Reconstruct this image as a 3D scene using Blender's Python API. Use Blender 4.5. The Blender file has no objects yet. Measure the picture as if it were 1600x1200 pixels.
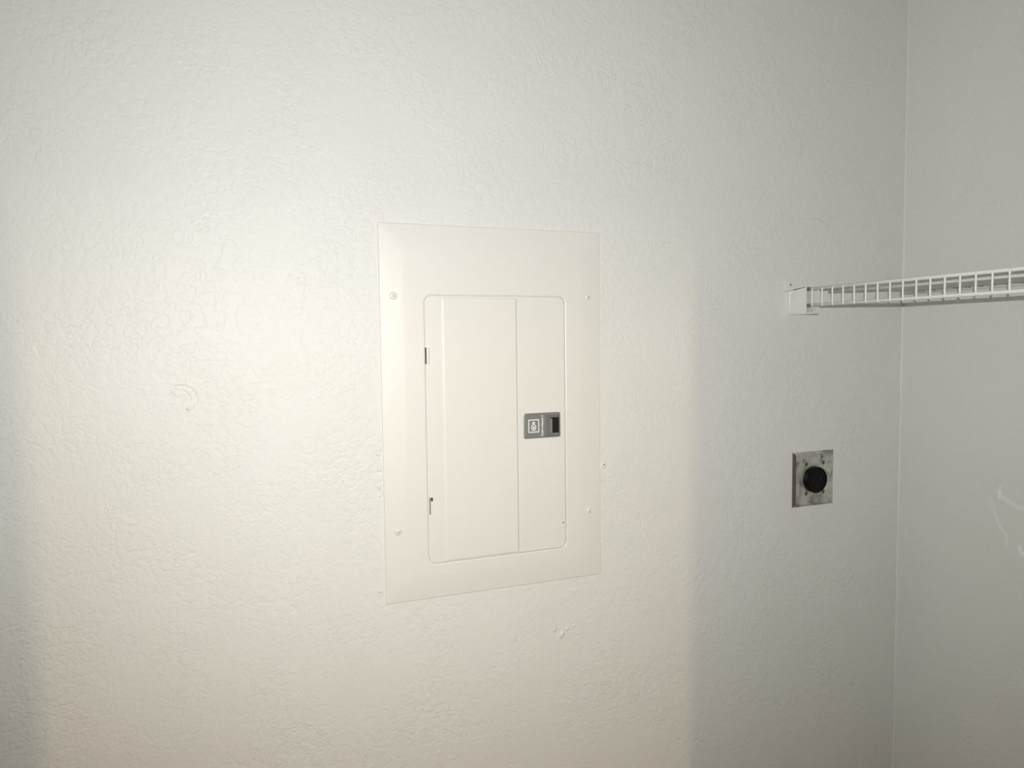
import bpy, bmesh, math, random
from mathutils import Matrix, Vector

random.seed(4)
C = bpy.context.scene.collection
scene = bpy.context.scene

# ------------------------------------------------------------------ camera, world, flash, exposure
EYE = 1.60                       # camera height above the floor
D = 1.15395                      # camera to back wall
F_PX, YAW, PITCH, ROLL = 1112.463, 0.36578, 0.06066, 0.01203


def P(u, v, w=0.0):
    """u along back wall, v above eye level, w out of the back wall -> world."""
    return Vector((u, -w, EYE + v))


cy, sy = math.cos(YAW), math.sin(YAW)
cp, sp = math.cos(PITCH), math.sin(PITCH)
cr, sr = math.cos(ROLL), math.sin(ROLL)
x1 = Vector((cy, -sy, 0))                       # world (X, Y, Z)
z1 = Vector((sy, cy, 0))
y1 = Vector((0, 0, 1))
y2 = cp * y1 + sp * z1
z2 = cp * z1 - sp * y1
right = cr * x1 - sr * y2
up = sr * x1 + cr * y2
m3 = Matrix((right, up, -z2)).transposed()
cam_data = bpy.data.cameras.new('camera')
cam_data.sensor_width = 36
cam_data.lens = 36 * F_PX / 1600
cam_data.clip_start = 0.01
cam = bpy.data.objects.new('camera', cam_data)
C.objects.link(cam)
cam.matrix_world = Matrix.Translation(P(0, 0, D)) @ m3.to_4x4()
scene.camera = cam

world = bpy.data.worlds.new('world')
scene.world = world
world.use_nodes = True
world.node_tree.nodes['Background'].inputs[0].default_value = (0.9, 0.95, 1, 1)
world.node_tree.nodes['Background'].inputs[1].default_value = 0.02

# the flash beside the lens
fl = bpy.data.lights.new('camera_flash', 'SPOT')
fl.energy = 49.5
fl.color = (0.98, 0.99, 1.0)
fl.spot_size = math.radians(124)
fl.spot_blend = 1.0
fl.shadow_soft_size = 0.003
flo = bpy.data.objects.new('camera_flash', fl)
C.objects.link(flo)
flo.location = P(0.014, 0.045, D)
aim = P(0.46, 0.11, 0)
flo.rotation_euler = (aim - flo.location).to_track_quat('-Z', 'Y').to_euler()

scene.cycles.max_bounces = 4
scene.cycles.diffuse_bounces = 4
scene.cycles.glossy_bounces = 2

vs = scene.view_settings
vs.view_transform = 'Standard'
vs.look = 'None'
vs.exposure = 0.0
vs.gamma = 1.0
vs.use_curve_mapping = False

BULB_POWER = 300.0                 # emission strength of the added hall lamp


# ------------------------------------------------------------------ materials
def new_mat(name, col=(.8, .8, .8), rough=.5, metal=0.0, spec=.5):
    m = bpy.data.materials.new(name)
    m.use_nodes = True
    b = m.node_tree.nodes['Principled BSDF']
    b.inputs['Base Color'].default_value = (*col, 1)
    b.inputs['Roughness'].default_value = rough
    b.inputs['Metallic'].default_value = metal
    b.inputs['Specular IOR Level'].default_value = spec
    return m, m.node_tree, b


def node(nt, kind, **kw):
    n = nt.nodes.new(kind)
    for k, v in kw.items():
        setattr(n, k, v)
    return n


def math_node(nt, op, a, b=None, c=None, clamp=False):
    n = nt.nodes.new('ShaderNodeMath')
    n.operation = op
    n.use_clamp = clamp
    for i, s in enumerate((a, b, c)):
        if s is None:
            continue
        if isinstance(s, (int, float)):
            n.inputs[i].default_value = s
        else:
            nt.links.new(s, n.inputs[i])
    return n.outputs[0]


def noise(nt, vec, scale, detail=2.0, rough=.5, dist=0.0):
    n = nt.nodes.new('ShaderNodeTexNoise')
    n.inputs['Scale'].default_value = scale
    n.inputs['Detail'].default_value = detail
    n.inputs['Roughness'].default_value = rough
    n.inputs['Distortion'].default_value = dist
    nt.links.new(vec, n.inputs['Vector'])
    return n.outputs['Fac']


def wall_paint(name, col=(.80, .795, .765), scuffs=(), relief=1.0):
    m, nt, b = new_mat(name, col, .48, 0, .22)
    tc = node(nt, 'ShaderNodeTexCoord').outputs['Object']
    # orange-peel relief: rounded blobs, worm-like ridges between them, fine grit
    n1 = noise(nt, tc, 75, 2, .6)
    n2 = noise(nt, tc, 40, 2, .6)
    n3 = noise(nt, tc, 240, 0, .5)
    n4 = noise(nt, tc, 9, 0, .5)
    r = math_node(nt, 'SUBTRACT', n2, .5)
    r = math_node(nt, 'ABSOLUTE', r)
    r = math_node(nt, 'MULTIPLY', r, -26)
    r = math_node(nt, 'EXPONENT', r)
    a = math_node(nt, 'MULTIPLY', n1, 1.0)
    h = math_node(nt, 'MULTIPLY_ADD', r, -.42, a)
    h = math_node(nt, 'MULTIPLY_ADD', n3, .26, h)
    amp = math_node(nt, 'MULTIPLY_ADD', n4, 1.8, .1)
    h = math_node(nt, 'MULTIPLY', h, amp)
    bp = node(nt, 'ShaderNodeBump')
    bp.inputs['Strength'].default_value = .46 * relief
    bp.inputs['Distance'].default_value = .0022
    nt.links.new(h, bp.inputs['Height'])
    nt.links.new(bp.outputs[0], b.inputs['Normal'])
    # slightly uneven paint
    mix = node(nt, 'ShaderNodeMix', data_type='RGBA')
    mix.inputs['A'].default_value = (*col, 1)
    mix.inputs['B'].default_value = (col[0] * .95, col[1] * .955, col[2] * .935, 1)
    nt.links.new(noise(nt, tc, 5.5, 1, .6), mix.inputs['Factor'])
    out = mix.outputs['Result']
    if scuffs:
        fine = noise(nt, tc, 140, 3, .6)
        total = None
        for a_, b_, wd, am in scuffs:
            a_, b_ = Vector(a_), Vector(b_)
            ab = b_ - a_
            pa = node(nt, 'ShaderNodeVectorMath', operation='SUBTRACT')
            nt.links.new(tc, pa.inputs[0])
            pa.inputs[1].default_value = a_
            dt = node(nt, 'ShaderNodeVectorMath', operation='DOT_PRODUCT')
            nt.links.new(pa.outputs[0], dt.inputs[0])
            dt.inputs[1].default_value = ab
            t = math_node(nt, 'DIVIDE', dt.outputs['Value'], max(ab.length_squared, 1e-9), clamp=True)
            sc = node(nt, 'ShaderNodeVectorMath', operation='SCALE')
            sc.inputs[0].default_value = ab
            nt.links.new(t, sc.inputs['Scale'])
            df = node(nt, 'ShaderNodeVectorMath', operation='DISTANCE')
            nt.links.new(pa.outputs[0], df.inputs[0])
            nt.links.new(sc.outputs[0], df.inputs[1])
            g = math_node(nt, 'DIVIDE', df.outputs['Value'], wd)
            g = math_node(nt, 'POWER', g, 2)
            g = math_node(nt, 'MULTIPLY', g, -1)
            g = math_node(nt, 'EXPONENT', g)
            g = math_node(nt, 'MULTIPLY', g, am)
            total = g if total is None else math_node(nt, 'MAXIMUM', total, g)
        total = math_node(nt, 'MULTIPLY', total, math_node(nt, 'MULTIPLY_ADD', fine, 1.6, .1), clamp=True)
        mx = node(nt, 'ShaderNodeMix', data_type='RGBA')
        nt.links.new(total, mx.inputs['Factor'])
        nt.links.new(out, mx.inputs['A'])
        mx.inputs['B'].default_value = (.97, .97, .95, 1)
        out = mx.outputs['Result']
    nt.links.new(out, b.inputs['Base Color'])
    return m


def painted(name, col, rough=.45, grain=.0):
    m, nt, b = new_mat(name, col, rough)
    tc = node(nt, 'ShaderNodeTexCoord').outputs['Object']
    mix = node(nt, 'ShaderNodeMix', data_type='RGBA')
    mix.inputs['A'].default_value = (*col, 1)
    mix.inputs['B'].default_value = (col[0] * .965, col[1] * .96, col[2] * .94, 1)
    nt.links.new(noise(nt, tc, 12, 3, .6), mix.inputs['Factor'])
    nt.links.new(mix.outputs['Result'], b.inputs['Base Color'])
    if grain:
        bp = node(nt, 'ShaderNodeBump')
        bp.inputs['Strength'].default_value = grain
        bp.inputs['Distance'].default_value = .0006
        nt.links.new(noise(nt, tc, 420, 2, .5), bp.inputs['Height'])
        nt.links.new(bp.outputs[0], b.inputs['Normal'])
    return m


UC = 1.35908                      # right wall plane
SC = [
    ((UC, -.2236, EYE - .300), (UC, -.2236, EYE - .312), .0035, 1.0),
    ((UC, -.2240, EYE - .290), (UC, -.2236, EYE - .305), .0016, .6),
    ((UC, -.2240, EYE - .310), (UC, -.2500, EYE - .320), .0040, .55),
    ((UC, -.2500, EYE - .320), (UC, -.2800, EYE - .330), .0040, .45),
    ((UC, -.2130, EYE - .338), (UC, -.2190, EYE - .356), .0022, .50),
    ((UC, -.2190, EYE - .356), (UC, -.2290, EYE - .372), .0022, .55),
    ((UC, -.2290, EYE - .372), (UC, -.2400, EYE - .386), .0022, .60),
    ((UC, -.2400, EYE - .386), (UC, -.2400, EYE - .400), .0020, .55),
    ((UC, -.2640, EYE - .400), (UC, -.2710, EYE - .412), .0045, .85),
    ((UC, -.2060, EYE - .318), (UC, -.2110, EYE - .336), .0050, .25),
]
M_WALL = wall_paint('wall_paint')
M_WALLR = wall_paint('wall_paint_scuffed', scuffs=SC, relief=.8)
M_CEIL = painted('ceiling_paint', (.82, .82, .80), .6)
M_HALL = painted('hall_paint', (.62, .58, .50), .6)
M_PANEL = painted('panel_enamel', (.795, .785, .74), .44, .08)
M_SCREW = painted('painted_screw', (.80, .79, .745), .36)
M_VINYL = painted('white_vinyl_coating', (.86, .86, .83), .35)
M_PLASTIC = painted('white_plastic', (.80, .80, .78), .38)
M_BLACK, _, _ = new_mat('black_plastic', (.0025, .0025, .0025), .4, 0, .18)
M_DARK, _, _ = new_mat('dark_gap', (.01, .01, .009), .6)
M_PRINT, _, _ = new_mat('white_print', (.82, .82, .80), .45)
M_CAULK = painted('caulk', (.84, .835, .81), .45)
M_POCKET, _, _ = new_mat('dark_pocket', (.010, .012, .012), .35)


def brushed(name, c1, c2, rough, metal, scale=(500, 500, 12)):
    m, nt, b = new_mat(name, c1, rough, metal)
    tc = node(nt, 'ShaderNodeTexCoord').outputs['Object']
    mp = node(nt, 'ShaderNodeMapping')
    mp.inputs['Scale'].default_value = scale
    nt.links.new(tc, mp.inputs[0])
    mix = node(nt, 'ShaderNodeMix', data_type='RGBA')
    mix.inputs['A'].default_value = (*c1, 1)
    mix.inputs['B'].default_value = (*c2, 1)
    nt.links.new(noise(nt, mp.outputs[0], 1, 3, .6), mix.inputs['Factor'])
    nt.links.new(mix.outputs['Result'], b.inputs['Base Color'])
    return m


M_LATCH = brushed('grey_metal_label', (.30, .31, .31), (.42, .42, .43), .38, .6)
M_SLIDE = brushed('grey_slider', (.20, .205, .20), (.26, .26, .26), .4, .4)


def plate_metal():
    m, nt, b = new_mat('tarnished_steel', (.4, .4, .38), .5, .65)
    tc = node(nt, 'ShaderNodeTexCoord').outputs['Object']
    big = noise(nt, tc, 38, 4, .65, .6)
    fine = noise(nt, tc, 230, 3, .6)
    ramp = node(nt, 'ShaderNodeValToRGB')
    e = ramp.color_ramp.elements
    e[0].position, e[0].color = .34, (.22, .215, .19, 1)
    e[1].position, e[1].color = .66, (.70, .71, .68, 1)
    k = e.new(.48)
    k.color = (.54, .55, .52, 1)
    s = math_node(nt, 'MULTIPLY_ADD', fine, .28, math_node(nt, 'MULTIPLY_ADD', big, .9, -.08))
    nt.links.new(s, ramp.inputs[0])
    nt.links.new(ramp.outputs[0], b.inputs['Base Color'])
    nt.links.new(math_node(nt, 'MULTIPLY_ADD', big, .3, .3), b.inputs['Roughness'])
    return m


M_PLATE = plate_metal()
M_BROWN_EDGE, _, _ = new_mat('brown_edge_metal', (.11, .085, .065), .6, .3)  # corrosion brown, darkened to stand in for the metal's dark reflection
M_PSCREW = brushed('dull_screw', (.15, .135, .10), (.26, .22, .16), .5, .6)


# ------------------------------------------------------------------ mesh helpers
def link(name, bm, mat, parent=None, smooth=False):
    bmesh.ops.recalc_face_normals(bm, faces=bm.faces[:])
    me = bpy.data.meshes.new(name)
    bm.to_mesh(me)
    bm.free()
    if smooth:
        for p in me.polygons:
            p.use_smooth = True
    me.materials.append(mat)
    o = bpy.data.objects.new(name, me)
    C.objects.link(o)
    if parent is not None:
        o.parent = parent
        o.matrix_parent_inverse = parent.matrix_world.inverted()
    return o


def empty(name, loc):
    o = bpy.data.objects.new(name, None)
    o.location = loc
    o.empty_display_size = .05
    C.objects.link(o)
    o.matrix_world = Matrix.Translation(loc)
    return o


def tag(o, label, cat, group=None):
    o['label'] = label
    o['category'] = cat
    if group:
        o['group'] = group
    return o


def add_box(bm, lo, hi, bevel=0.0, seg=1):
    lo, hi = Vector(lo), Vector(hi)
    c = (lo + hi) / 2
    s = hi - lo
    r = bmesh.ops.create_cube(bm, size=1, matrix=Matrix.Translation(c) @ Matrix.Diagonal((abs(s.x), abs(s.y), abs(s.z), 1)))
    if bevel:
        es = list({e for v in r['verts'] for e in v.link_edges})
        bmesh.ops.bevel(bm, geom=es, offset=bevel, segments=seg, affect='EDGES', profile=.5)
    return bm


def ubox(bm, u0, u1, v0, v1, w0, w1, bevel=0.0, seg=1):
    return add_box(bm, P(min(u0, u1), min(v0, v1), max(w0, w1)), P(max(u0, u1), max(v0, v1), min(w0, w1)), bevel, seg)


def rr(u0, u1, v0, v1, r, seg=6):
    """rounded rectangle, counter-clockwise list of (u, v)"""
    out = []
    for cx, cz, a0 in ((u1 - r, v1 - r, 0), (u0 + r, v1 - r, 90), (u0 + r, v0 + r, 180), (u1 - r, v0 + r, 270)):
        for i in range(seg + 1):
            a = math.radians(a0 + 90 * i / seg)
            out.append((cx + r * math.cos(a), cz + r * math.sin(a)))
    return out


def loft(bm, loops, cap0=False, cap1=False):
    rows = [[bm.verts.new(P(u, v, w)) for (u, v) in lp] for lp, w in loops]
    n = len(rows[0])
    for a, b in zip(rows, rows[1:]):
        for i in range(n):
            bm.faces.new((a[i], a[(i + 1) % n], b[(i + 1) % n], b[i]))
    if cap0:
        bm.faces.new(rows[0])
    if cap1:
        bm.faces.new(rows[-1])
    return rows


def circle(u, v, r, n=32, ry=None):
    ry = ry or r
    return [(u + r * math.cos(2 * math.pi * i / n), v + ry * math.sin(2 * math.pi * i / n)) for i in range(n)]


def tube(bm, pts, r, n=8, caps=True):
    pts = [Vector(p) for p in pts]
    rows = []
    prev = None
    for i, p in enumerate(pts):
        if i == 0:
            t = pts[1] - pts[0]
        elif i == len(pts) - 1:
            t = pts[-1] - pts[-2]
        else:
            t = (pts[i + 1] - p).normalized() + (p - pts[i - 1]).normalized()
        t.normalize()
        if prev is None:
            ref = Vector((0, 0, 1)) if abs(t.z) < .9 else Vector((1, 0, 0))
            a = t.cross(ref).normalized()
        else:
            a = (prev - t * prev.dot(t)).normalized()
        prev = a
        b = t.cross(a)
        rad = r[i] if isinstance(r, (list, tuple)) else r
        rows.append([bm.verts.new(p + rad * (math.cos(2 * math.pi * k / n) * a + math.sin(2 * math.pi * k / n) * b)) for k in range(n)])
    for a, b in zip(rows, rows[1:]):
        for k in range(n):
            bm.faces.new((a[k], a[(k + 1) % n], b[(k + 1) % n], b[k]))
    if caps:
        bm.faces.new(rows[0])
        bm.faces.new(rows[-1])
    return rows


def K(w):
    """a point read off the wall plane, moved to a plane w in front of it along the line of sight at survey time"""
    return (D - w) / D


# ------------------------------------------------------------------ the room
XL, YF, ZC = -.78, -1.42, 2.74       # left wall, front wall, ceiling
T = .10
HX0, HX1, HY = -1.6, 1.75, -4.6      # invented, unseen hall beyond the doorway
DOOR0, DOOR1, HEAD = -.180, .480, 2.03  # invented doorway, sized so its edges cut the lamp's light on the wall


def struct(name, boxes, mat):
    bm = bmesh.new()
    for lo, hi in boxes:
        add_box(bm, lo, hi)
    o = link(name, bm, mat)
    o['kind'] = 'structure'
    return o


wall_back = struct('wall_back', [((XL - T, 0, 0), (UC + T, T, ZC))], M_WALL)
wall_right = struct('wall_right', [((UC, YF, 0), (UC + T, 0, ZC))], M_WALLR)
struct('wall_left', [((XL - T, YF, 0), (XL, 0, ZC))], M_WALL)
struct('wall_front', [((HX0, YF - T, 0), (DOOR0, YF, ZC)), ((DOOR1, YF - T, 0), (HX1, YF, ZC)),
                      ((DOOR0, YF - T, HEAD), (DOOR1, YF, ZC))], M_WALL)
struct('ceiling', [((HX0 - T, HY - T, ZC), (HX1 + T, T, ZC + T))], M_CEIL)
struct('wall_hall_left', [((HX0 - T, HY, 0), (HX0, YF, ZC))], M_HALL)
struct('wall_hall_right', [((HX1, HY, 0), (HX1 + T, YF, ZC))], M_HALL)
struct('wall_hall_back', [((HX0 - T, HY - T, 0), (HX1 + T, HY, ZC))], M_HALL)
mf, nt, b = new_mat('vinyl_floor', (.22, .18, .14), .45)
tc = node(nt, 'ShaderNodeTexCoord').outputs['Object']
mx = node(nt, 'ShaderNodeMix', data_type='RGBA')
mx.inputs['A'].default_value = (.25, .20, .15, 1)
mx.inputs['B'].default_value = (.16, .125, .09, 1)
nt.links.new(noise(nt, tc, 7, 5, .6), mx.inputs['Factor'])
nt.links.new(mx.outputs['Result'], b.inputs['Base Color'])
struct('floor', [((HX0 - T, HY - T, -T), (HX1 + T, T, 0))], mf)

# caulk line down the inside corner
bm = bmesh.new()
pts, rad = [], []
n = 150
for i in range(n + 1):
    z = .02 + (ZC - .04) * i / n
    pts.append((UC - .0006 + .0005 * math.sin(i * 1.7), -.0006 - .0005 * math.sin(i * 2.3), z))
    rad.append(.0022 + .0006 * math.sin(i * .9) * math.sin(i * .37))
tube(bm, pts, rad, 8)
trim = link('trim_1', bm, M_CAULK, smooth=True)
trim['kind'] = 'structure'


# blemishes in the wall's paint: all part of the wall
def blob(u, v, ru, rv, h, name='paint_lump', rot=0.0):
    bm = bmesh.new()
    bmesh.ops.create_icosphere(bm, subdivisions=2, radius=1)
    ca, sa = math.cos(rot), math.sin(rot)
    for q in bm.verts:
        x, y, z = q.co
        k = 1 + .18 * math.sin(5 * x + 3 * z + u * 90)
        x, z = x * ru * k, z * rv * k
        q.co = P(u + x * ca - z * sa, v + x * sa + z * ca, y * h)
    return link(name, bm, M_WALL, wall_back, True)


def ridge(pts, r, name='paint_ridge', parent=None, mat=None):
    bm = bmesh.new()
    k = len(pts)
    rad = [r * (.25 + .75 * math.sin(math.pi * (i + .3) / (k - .4))) for i in range(k)]
    tube(bm, [P(*q) for q in pts], rad, 8)
    return link(name, bm, mat or M_WALL, parent or wall_back, True)


# crescent-shaped drip left of the panel
c0 = (-.0820, -.0800)
ridge([(c0[0] + .0235 * math.cos(a), c0[1] + .0215 * math.sin(a), .0000) for a in [math.radians(110 - 9 * i) for i in range(15)]], .0014, 'paint_drip')
ridge([(c0[0] - .004 + .0185 * math.cos(a), c0[1] - .001 + .0165 * math.sin(a), .0002) for a in [math.radians(95 - 9 * i) for i in range(12)]], .0011, 'paint_drip')
ridge([(-.0960 + .0016 * i, -.0660 - .0019 * i, .0000) for i in range(7)], .0013, 'paint_drip')
blob(-.069, -.094, .006, .003, .0007, rot=.3)
# lumps under and beside the panel
blob(.5330, -.5355, .0050, .0085, .0022, rot=-.4)
blob(.5445, -.5270, .0050, .0040, .0018)
blob(.5570, -.5225, .0028, .0026, .0018)
blob(.5190, -.5240, .0035, .0060, .0012, rot=.2)
for v, s in ((-.155, 1), (-.170, .8), (-.182, 1.2), (-.205, 1.3), (-.219, .9), (-.236, 1.3), (-.247, .8)):
    blob(.2120 - .0035 * s * random.uniform(.3, 1.4), v + random.uniform(-.004, .004), .0026 * s, .0050 * s, .0007 * s, rot=random.uniform(-.8, .8))
blob(.2075, -.409, .0055, .0034, .0011, rot=.3)
# painted-over screw hole by the panel's right edge
bm = bmesh.new()
loft(bm, [(circle(.6205, -.2310, .0062, 24), 0), (circle(.6205, -.2310, .0052, 24), .0014), (circle(.6205, -.2310, .0026, 24), .0018),
          (circle(.6205, -.2310, .0020, 24), .0008)], cap1=True)
link('patched_screw_hole', bm, M_WALL, wall_back, True)
bm = bmesh.new()
loft(bm, [(circle(.6212, -.2300, .0009, 10, .0018), .0008), (circle(.6212, -.2300, .0008, 10, .0016), .00195)], cap1=True)
link('screw_hole_core', bm, M_DARK, wall_back)
# hairline bump over the shelf bracket
ridge([(1.058 + .0062 * i, .2415 + .0016 * math.sin(i * .8) - (.0009 * max(0, i - 8) ** 1.4), 0) for i in range(15)], .0011, 'paint_crease')

# ------------------------------------------------------------------ breaker panel
PU0, PU1, PV0, PV1 = .21409, .61281, -.43266, .19213
panel = empty('breaker_panel', P((PU0 + PU1) / 2, PV0, 0))
tag(panel, 'cream enamelled metal breaker panel with a closed door, set flat on the textured wall', 'breaker panel')
WF = .0058                              # flat face of the cover
k = K(WF)
DU0, DU1, DV0, DV1 = .2885 * k, .5445 * k, -.3755 * k, .0770 * k
RD = .0125
bm = bmesh.new()


def inset(a, r):
    return rr(PU0 + a, PU1 - a, PV0 + a, PV1 - a, r)


loft(bm, [(inset(0, .004), .0), (inset(0, .004), .0020), (inset(.0010, .004), .0030), (inset(.0140, .006), .0041),
          (inset(.0165, .006), .0043), (inset(.036, .010), .0056), (inset(.040, .010), WF),
          (rr(DU0 - .0022, DU1 + .0022, DV0 - .0022, DV1 + .0022, RD + .002), WF), (rr(DU0 - .0016, DU1 + .0016, DV0 - .0016, DV1 + .0016, RD + .0016), WF - .0002),
          (rr(DU0, DU1, DV0, DV1, RD), WF - .0010), (rr(DU0, DU1, DV0, DV1, RD), .0018)], cap1=True)
link('cover', bm, M_PANEL, panel)

# door, sunk a little below the cover's face, with its raised middle
bm = bmesh.new()
g = .0006
WD = .0041
loft(bm, [(rr(DU0 + g, DU1 - g, DV0 + g, DV1 - g, RD - g), .0018), (rr(DU0 + g, DU1 - g, DV0 + g, DV1 - g, RD - g), WD - .0009),
          (rr(DU0 + g + .0009, DU1 - g - .0009, DV0 + g + .0009, DV1 - g - .0009, RD - g), WD)], cap0=True, cap1=True)
door = link('door', bm, M_PANEL, panel)
kd = K(WD + .002)
bm = bmesh.new()
ru0, ru1 = .3192 * kd, .4512 * kd
loft(bm, [(rr(ru0 - .0016, ru1 + .0004, DV0 + .0020, DV1 - .0030, .0008, 2), WD - .0003),
          (rr(ru0 - .0010, ru1 + .0002, DV0 + .0024, DV1 - .0036, .0008, 2), WD),
          (rr(ru0 + .0014, ru1 - .0004, DV0 + .0034, DV1 - .0048, .0006, 2), WD + .0010),
          (rr(ru0 + .0022, ru1 - .0012, DV0 + .0040, DV1 - .0054, .0006, 2), WD + .0012)], cap1=True)
link('raised_panel', bm, M_PANEL, door)
# shade at the raised middle's step, painted as a dark strip
bm = bmesh.new()
ubox(bm, ru1 + .0004, ru1 + .0013, DV0 + .003, DV1 - .004, WD - .0002, WD + .0001)
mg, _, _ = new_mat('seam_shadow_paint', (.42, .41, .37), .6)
link('step_shade', bm, mg, door)
# pressed ring under the latch
bm = bmesh.new()
kr = K(WD)
cu, cv = .5151 * kr, -.1925 * kr
loft(bm, [(circle(cu, cv, .0070, 28), WD), (circle(cu, cv, .0064, 28), WD + .0005), (circle(cu, cv, .0056, 28), WD + .0005), (circle(cu, cv, .0050, 28), WD - .0001)])
link('pressed_ring', bm, M_PANEL, door, True)
# small dark dash at the door's right edge
bm = bmesh.new()
ubox(bm, .5365 * kr, .5402 * kr, -.3300 * kr, -.3286 * kr, WD - .0002, WD + .0006, .0002)
link('edge_dash', bm, M_DARK, door)

# hinge tabs; thin dark boxes paint the shade of their slots
for i, (u, v0, v1, dark) in enumerate(((.2902, -.0385, -.0085, True), (.2922, -.2912, -.2610, False))):
    u, v0, v1 = u * k, v0 * k, v1 * k
    bm = bmesh.new()
    ubox(bm, u + .0004, u + .0048, v0 + .001, v1 - .001, WD - .001, WF + .0004, .0007, 2)
    hg = link('hinge_tab', bm, M_PANEL, panel)
    bm = bmesh.new()
    if dark:
        ubox(bm, u - .0012, u + .0003, v0 + .0015, v1 - .001, WD - .001, WF + .0002)
        ubox(bm, u + .0048, u + .0054, v0 + .002, v1 - .001, WD - .001, WD + .0003)
    else:
        ubox(bm, u - .0006, u + .0003, v0 + .001, v1 - .001, WD - .001, WF + .0002)
        ubox(bm, u + .0012, u + .0046, v1 - .0068, v1 - .0010, WD - .001, WF + .0006)
    link('hinge_slot_shade', bm, M_DARK, hg)

# four painted cover screws
ks = K(.007)
for i, (u, v) in enumerate(((.2378, .0755), (.5909, .0765), (.2374, -.3140), (.5910, -.3134))):
    u, v = u * ks, v * ks
    R_ = .0062 if u < .4 else .0050
    w0 = .0042
    bm = bmesh.new()
    loft(bm, [(circle(u, v, R_, 24), w0), (circle(u, v, R_, 24), w0 + .0016), (circle(u, v, R_ * .82, 24), w0 + .0027),
              (circle(u, v, R_ * .45, 24), w0 + .0032)], cap1=True)
    s = link('cover_screw', bm, M_SCREW, panel, True)
    bm = bmesh.new()
    a = random.uniform(.3, 1.2)
    for q in (a, a + math.pi / 2):
        m = Matrix.Translation(P(u, v, w0 + .0031)) @ Matrix.Rotation(q, 4, 'Y') @ Matrix.Diagonal((R_ * .9, .0006, .0009, 1))
        bmesh.ops.create_cube(bm, size=1, matrix=m)
    link('drive_slot', bm, mg, s)

# latch: metal label plate, emblem, lettering, slider and finger pocket
WL = WD + .0012
kl = K(WL)
LU0, LU1, LV0, LV1 = .4645 * kl, .5330 * kl, -.1717 * kl, -.1292 * kl
bm = bmesh.new()
loft(bm, [(rr(LU0 - .0014, LU1 + .0014, LV0 - .0014, LV1 + .0014, .004), WD - .0003), (rr(LU0 - .0010, LU1 + .0010, LV0 - .001, LV1 + .001, .0036), WD + .0006),
          (rr(LU0, LU1, LV0, LV1, .003), WL)], cap1=True)
latch = link('latch', bm, M_LATCH, panel)
latch['label'] = 'grey metal latch plate with white square emblem'


def flat(name, loops, w, mat, parent, th=.0003):
    """printed mark: a thin raised film between an outer and an optional inner outline"""
    bm = bmesh.new()
    if len(loops) == 2:
        loft(bm, [(loops[0], w - .0002), (loops[0], w + th), (loops[1], w + th), (loops[1], w - .0002)])
    else:
        loft(bm, [(loops[0], w - .0002), (loops[0], w + th)], cap1=True)
    return link(name, bm, mat, parent)


eu0, eu1, ev0, ev1 = .4716 * kl, .4925 * kl, -.1625 * kl, -.1390 * kl
flat('emblem_frame', [rr(eu0, eu1, ev0, ev1, .001, 2), rr(eu0 + .0019, eu1 - .0019, ev0 + .0019, ev1 - .0019, .0006, 2)], WL, M_PRINT, latch)
eu, ev = (eu0 + eu1) / 2 - .0002, (ev0 + ev1) / 2
flat('emblem_head', [rr(eu - .0025, eu + .0025, ev + .0038, ev + .0072, .0006, 2)], WL, M_PRINT, latch)
flat('emblem_ring', [circle(eu, ev - .0025, .0050, 24, .0060), circle(eu, ev - .0025, .0032, 24, .0040)], WL, M_PRINT, latch)
flat('emblem_core', [circle(eu + .0002, ev - .0030, .0022, 8, .0026)], WL, M_PRINT, latch)
cur = bpy.data.curves.new('lettering', 'FONT')
cur.body = 'Cutler-Hammer'
cur.size = .0058
cur.align_x = 'CENTER'
cur.align_y = 'CENTER'
cur.offset = .00020
tmp = bpy.data.objects.new('tmp_lettering', cur)
C.objects.link(tmp)
dg = bpy.context.evaluated_depsgraph_get()
me = bpy.data.meshes.new_from_object(tmp.evaluated_get(dg))
me.name = 'lettering'
bpy.data.objects.remove(tmp)
xs = [q.co.x for q in me.vertices]
fx = .0372 / (max(xs) - min(xs))
rot = Matrix.Translation(P(.4985 * kl, -.1505 * kl, WL + .00035)) @ Matrix.Rotation(math.radians(90), 4, 'X') @ Matrix.Rotation(math.radians(90), 4, 'Z') @ Matrix.Diagonal((fx, 1, 1, 1))
me.transform(rot)
me.materials.clear()
me.materials.append(M_PRINT)
lo = bpy.data.objects.new('lettering', me)
C.objects.link(lo)
lo.parent = latch
# slider housing
su0, su1, sv0, sv1 = .5035 * kl, .5318 * kl, -.1700 * kl, -.1322 * kl
bm = bmesh.new()
loft(bm, [(rr(su0, su1, sv0, sv1, .002, 3), WL - .0002), (rr(su0 + .0002, su1 - .0002, sv0 + .0002, sv1 - .0002, .002, 3), WL + .0016), (rr(su0 + .0014, su1 - .0014, sv0 + .0014, sv1 - .0014, .0016, 3), WL + .0018),
          (rr(su0 + .0017, su1 - .0017, sv0 + .0017, sv1 - .0017, .0014, 3), WL + .0008)], cap1=True)
sl = link('slider', bm, M_SLIDE, latch)
flat('finger_pocket', [rr(.5140 * kl, .5302 * kl, -.1645 * kl, -.1368 * kl, .0012, 3)], WL + .0008, M_POCKET, latch, .0005)
bm = bmesh.new()
ubox(bm, .5128 * kl, .5168 * kl, -.1640 * kl, -.1385 * kl, WL + .0004, WL + .0042, .0010, 2)
link('thumb_grip', bm, M_SLIDE, latch)
bm = bmesh.new()
ubox(bm, .5130 * kl, .5302 * kl, -.1685 * kl, -.1652 * kl, WL + .0006, WL + .0018, .0005)
link('pocket_lip', bm, M_LATCH, latch)

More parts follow.
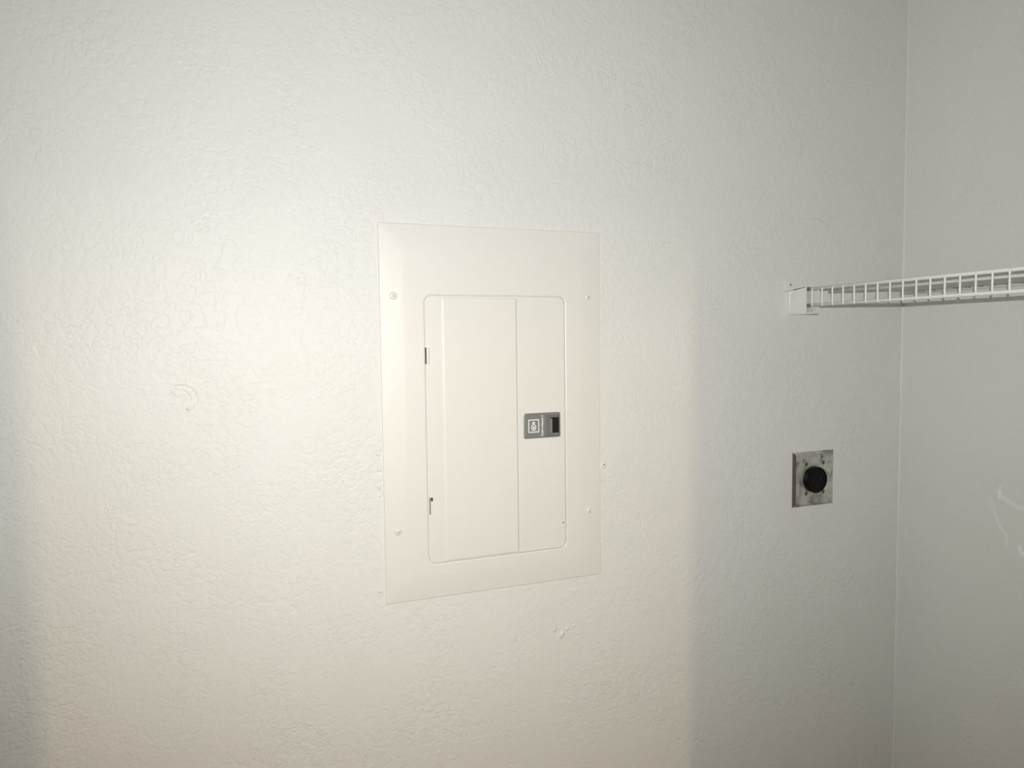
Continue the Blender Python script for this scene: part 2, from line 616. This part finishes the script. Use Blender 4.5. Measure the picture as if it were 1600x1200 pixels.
# ------------------------------------------------------------------ dryer outlet
QU0, QU1, QV0, QV1 = 1.0600, 1.1725, -.3522, -.2377
outlet = empty('dryer_outlet', P((QU0 + QU1) / 2, QV0, 0))
tag(outlet, 'tarnished square steel wall plate with a round black dryer socket below the wire shelf', 'outlet')
WP = .0050
kp = K(WP)
ou, ov, OR = 1.1105, -.2955, .0272
bm = bmesh.new()
seg = 7
sq = rr(QU0, QU1 * kp, QV0, QV1, .0015, seg)
sq1 = rr(QU0 + .0006, QU1 * kp - .0006, QV0 + .0006, QV1 - .0006, .0015, seg)
sq2 = rr(QU0 + .0056, QU1 * kp - .0050, QV0 + .0050, QV1 - .0050, .0025, seg)
nn = len(sq)
hole = []
for (a_, b_) in sq2:
    t = math.atan2(b_ - ov, a_ - ou)
    hole.append((ou + (OR + .0006) * math.cos(t), ov + (OR + .0006) * math.sin(t)))
loft(bm, [(sq, 0), (sq, .0012), (sq1, .0018), (sq2, WP), (hole, WP), (hole, .0015)])
link('wall_plate', bm, M_PLATE, outlet)
# left edge: rust brown that also paints the bevel's dark reflection
bm = bmesh.new()
vs_ = [(QU0 - .0002, QV0 + .0005, 0), (QU0 - .0002, QV1 - .0005, 0), (QU0 - .0002, QV0 + .0005, .0017), (QU0 - .0002, QV1 - .0005, .0017),
       (QU0 + .0053, QV0 + .0052, WP + .0001), (QU0 + .0053, QV1 - .0052, WP + .0001)]
vv = [bm.verts.new(P(*q)) for q in vs_]
bm.faces.new((vv[0], vv[1], vv[3], vv[2]))
bm.faces.new((vv[2], vv[3], vv[5], vv[4]))
link('brown_edge', bm, M_BROWN_EDGE, outlet)
bm = bmesh.new()
WS = .0165
loft(bm, [(circle(ou, ov, OR, 48), .0012), (circle(ou, ov, OR, 48), WS - .0015), (circle(ou, ov, OR - .0006, 48), WS - .0004), (circle(ou, ov, OR - .0018, 48), WS),
          (circle(ou, ov, OR - .0032, 48), WS), (circle(ou, ov, OR - .0036, 48), WS - .0008)], cap1=True)
sock = link('socket', bm, M_BLACK, outlet)
sock['label'] = 'round black socket face'
for (a_, b_, su, sv, ro) in ((ou - .0098, ov + .003, .0022, .0125, .35), (ou + .0098, ov + .003, .0022, .0125, -.35), (ou, ov - .0125, .0075, .0024, 0), (ou - .0026, ov - .0100, .0022, .0060, 0)):
    bm = bmesh.new()
    m = Matrix.Translation(P(a_, b_, WS - .0006)) @ Matrix.Rotation(ro, 4, 'Y') @ Matrix.Diagonal((su, .0008, sv, 1))
    bmesh.ops.create_cube(bm, size=1, matrix=m)
    link('contact_slot', bm, M_DARK, sock)
for (a_, b_) in ((1.0960, -.2640), (1.1415, -.2634), (1.0965, -.3256), (1.1420, -.3250)):
    a_, b_ = a_ * kp, b_ * kp
    bm = bmesh.new()
    loft(bm, [(circle(a_, b_, .0042, 20), WP - .0003), (circle(a_, b_, .0040, 20), WP + .0007), (circle(a_, b_, .0024, 20), WP + .0012)], cap1=True)
    s = link('plate_screw', bm, M_PSCREW, outlet, True)
    bm = bmesh.new()
    m = Matrix.Translation(P(a_, b_, WP + .0012)) @ Matrix.Rotation(random.uniform(0, 3), 4, 'Y') @ Matrix.Diagonal((.0056, .0004, .0010, 1))
    bmesh.ops.create_cube(bm, size=1, matrix=m)
    link('drive_slot', bm, M_DARK, s)

# ------------------------------------------------------------------ wire shelf along the right wall
US, VT, VB = 1.0520, .0947, .0627
W0, DW, NW = .05631, .02554, 44
WEND = W0 + DW * (NW - 1) + .012
shelf = empty('wire_shelf', P(UC - .02, VB, .6))
tag(shelf, 'white vinyl-coated wire shelf running along the right wall', 'shelf')


def rail(u, v, r, w0=.008):
    bm = bmesh.new()
    tube(bm, [P(u, v, w0), P(u, v, .4), P(u, v, .8), P(u, v, WEND)], r, 12)
    return link('rail', bm, M_VINYL, shelf, True)


rail(US + .0032, VT, .0033)
rail(US + .0032, VB, .0033)
rail(1.142, VT - .0028, .0024)
rail(UC - .009, VT - .0028, .0024)
# one bent wire: over the deck, round the front edge and down the lip
rw = .00165
bm = bmesh.new()
path = [(UC - .007, VT + .0012)]
path += [(1.15, VT + .0012), (US + .006, VT + .0012)]
for i in range(1, 6):
    a = math.radians(90 + 18 * i)
    path.append((US + .0042 + .0045 * math.cos(a), VT - .0033 + .0045 * math.sin(a)))
path += [(US - .0003, VB + .006), (US + .0002, VB + .001), (US + .0010, VB - .0032)]
tube(bm, [P(a_, b_, 0) for a_, b_ in path], rw, 8)
wire0 = link('wire', bm, M_VINYL, None, True)
wire_mesh = wire0.data
for i in range(NW):
    o = wire0 if i == 0 else wire0.copy()
    if i:
        C.objects.link(o)
    o.location = (0, -(W0 + DW * i), 0)
    o.parent = shelf
    o.matrix_parent_inverse = shelf.matrix_world.inverted()

# ------------------------------------------------------------------ end bracket on the back wall
br = empty('shelf_bracket', P(1.055, .047, 0))
tag(br, 'small white plastic end bracket screwed to the wall, holding the wire shelf', 'bracket')
bm = bmesh.new()
ubox(bm, 1.0318, 1.0900, .0960, .1165, 0, .0042, .0010, 2)
link('mounting_flange', bm, M_PLASTIC, br)
# cup: near wall, floor, far wall, back, with a flared root at the wall
bm = bmesh.new()
prof = [(0, .0945), (.0450, .0992), (.0465, .0978), (.0465, .0486), (.0450, .0470), (0, .0470)]


def slab(bm, u0, u1, prof):
    a = [bm.verts.new(P(u0, v, w)) for w, v in prof]
    b = [bm.verts.new(P(u1, v, w)) for w, v in prof]
    n = len(a)
    bm.faces.new(a)
    bm.faces.new(b)
    for i in range(n):
        bm.faces.new((a[i], a[(i + 1) % n], b[(i + 1) % n], b[i]))


slab(bm, 1.0455, 1.0480, prof)
link('near_cheek', bm, M_PLASTIC, br)
bm = bmesh.new()
slab(bm, 1.0620, 1.0645, [(0, .1000), (.0560, .1000), (.0620, .0960), (.0620, .0490), (.0605, .0470), (0, .0470)])
link('far_cheek', bm, M_PLASTIC, br)
bm = bmesh.new()
ubox(bm, 1.0455, 1.0645, .0455, .0478, 0, .0610, .0006)
link('cup_floor', bm, M_PLASTIC, br)
bm = bmesh.new()
ubox(bm, 1.0290, 1.0480, .0930, .0962, 0, .0120, .0010)
slab(bm, 1.0455, 1.0645, [(.0, .0925), (.0, .0975), (.046, .1010), (.0465, .0985)])
link('cup_lid', bm, M_PLASTIC, br)
# flared web between cheek and wall
bm = bmesh.new()
rows = []
for v, s in ((.0925, .0085), (.088, .0050), (.080, .0032), (.068, .0026), (.056, .0024), (.0475, .0022)):
    ring = [bm.verts.new(P(1.0462 - s, v, 0)), bm.verts.new(P(1.0462 - s * .45, v, s * .35)), bm.verts.new(P(1.0460, v, s * 1.4)), bm.verts.new(P(1.0470, v, s * 1.4)), bm.verts.new(P(1.0470, v, 0))]
    rows.append(ring)
for a, b in zip(rows, rows[1:]):
    for i in range(5):
        bm.faces.new((a[i], a[(i + 1) % 5], b[(i + 1) % 5], b[i]))
bm.faces.new(rows[0])
bm.faces.new(rows[-1])
link('root_flare', bm, M_PLASTIC, br, True)
bm = bmesh.new()
loft(bm, [(circle(1.0440, .1058, .0038, 20), .0040), (circle(1.0440, .1058, .0036, 20), .0052), (circle(1.0440, .1058, .0022, 20), .0058)], cap1=True)
s = link('bracket_screw', bm, M_PLASTIC, br, True)
bm = bmesh.new()
for q in (.6, .6 + math.pi / 2):
    m = Matrix.Translation(P(1.0440, .1058, .0058)) @ Matrix.Rotation(q, 4, 'Y') @ Matrix.Diagonal((.0048, .0005, .0010, 1))
    bmesh.ops.create_cube(bm, size=1, matrix=m)
link('drive_slot', bm, M_DARK, s)

# ------------------------------------------------------------------ invented, unseen hall lamp; tall tube softens the light patch's top edge
LX, LY, LZ0, LZ1 = -.028, -3.59, 2.26, 2.64
lamp = empty('unseen_hall_lamp', (LX, LY, ZC))
tag(lamp, 'invented, unseen frosted glass tube lamp hanging from the hall ceiling', 'lamp')


def lathe(name, prof, mat):
    bm = bmesh.new()
    rows = []
    for r, z in prof:
        rows.append([bm.verts.new((LX + r * math.cos(2 * math.pi * i / 20), LY + r * math.sin(2 * math.pi * i / 20), z)) for i in range(20)])
    for a, b in zip(rows, rows[1:]):
        for i in range(20):
            bm.faces.new((a[i], a[(i + 1) % 20], b[(i + 1) % 20], b[i]))
    bm.faces.new(rows[0])
    bm.faces.new(rows[-1])
    return link(name, bm, mat, lamp, True)


lathe('ceiling_rose', [(.055, ZC), (.055, ZC - .010), (.046, ZC - .022), (.010, ZC - .028)], M_PLASTIC)
lathe('stem', [(.006, ZC - .026), (.006, LZ1 + .03)], M_PLASTIC)
lathe('cap', [(.008, LZ1 + .036), (.028, LZ1 + .028), (.030, LZ1 + .012), (.029, LZ1 - .004)], M_PLASTIC)
mb, nt, b = new_mat('lit_frosted_glass', (1, 1, 1), .4)
b.inputs['Emission Color'].default_value = (1.0, .77, .46, 1)
b.inputs['Emission Strength'].default_value = BULB_POWER
lathe('glass_tube', [(.020, LZ1 - .003), (.024, LZ1 - .012), (.024, LZ0 + .015), (.018, LZ0 + .004), (.006, LZ0)], mb)
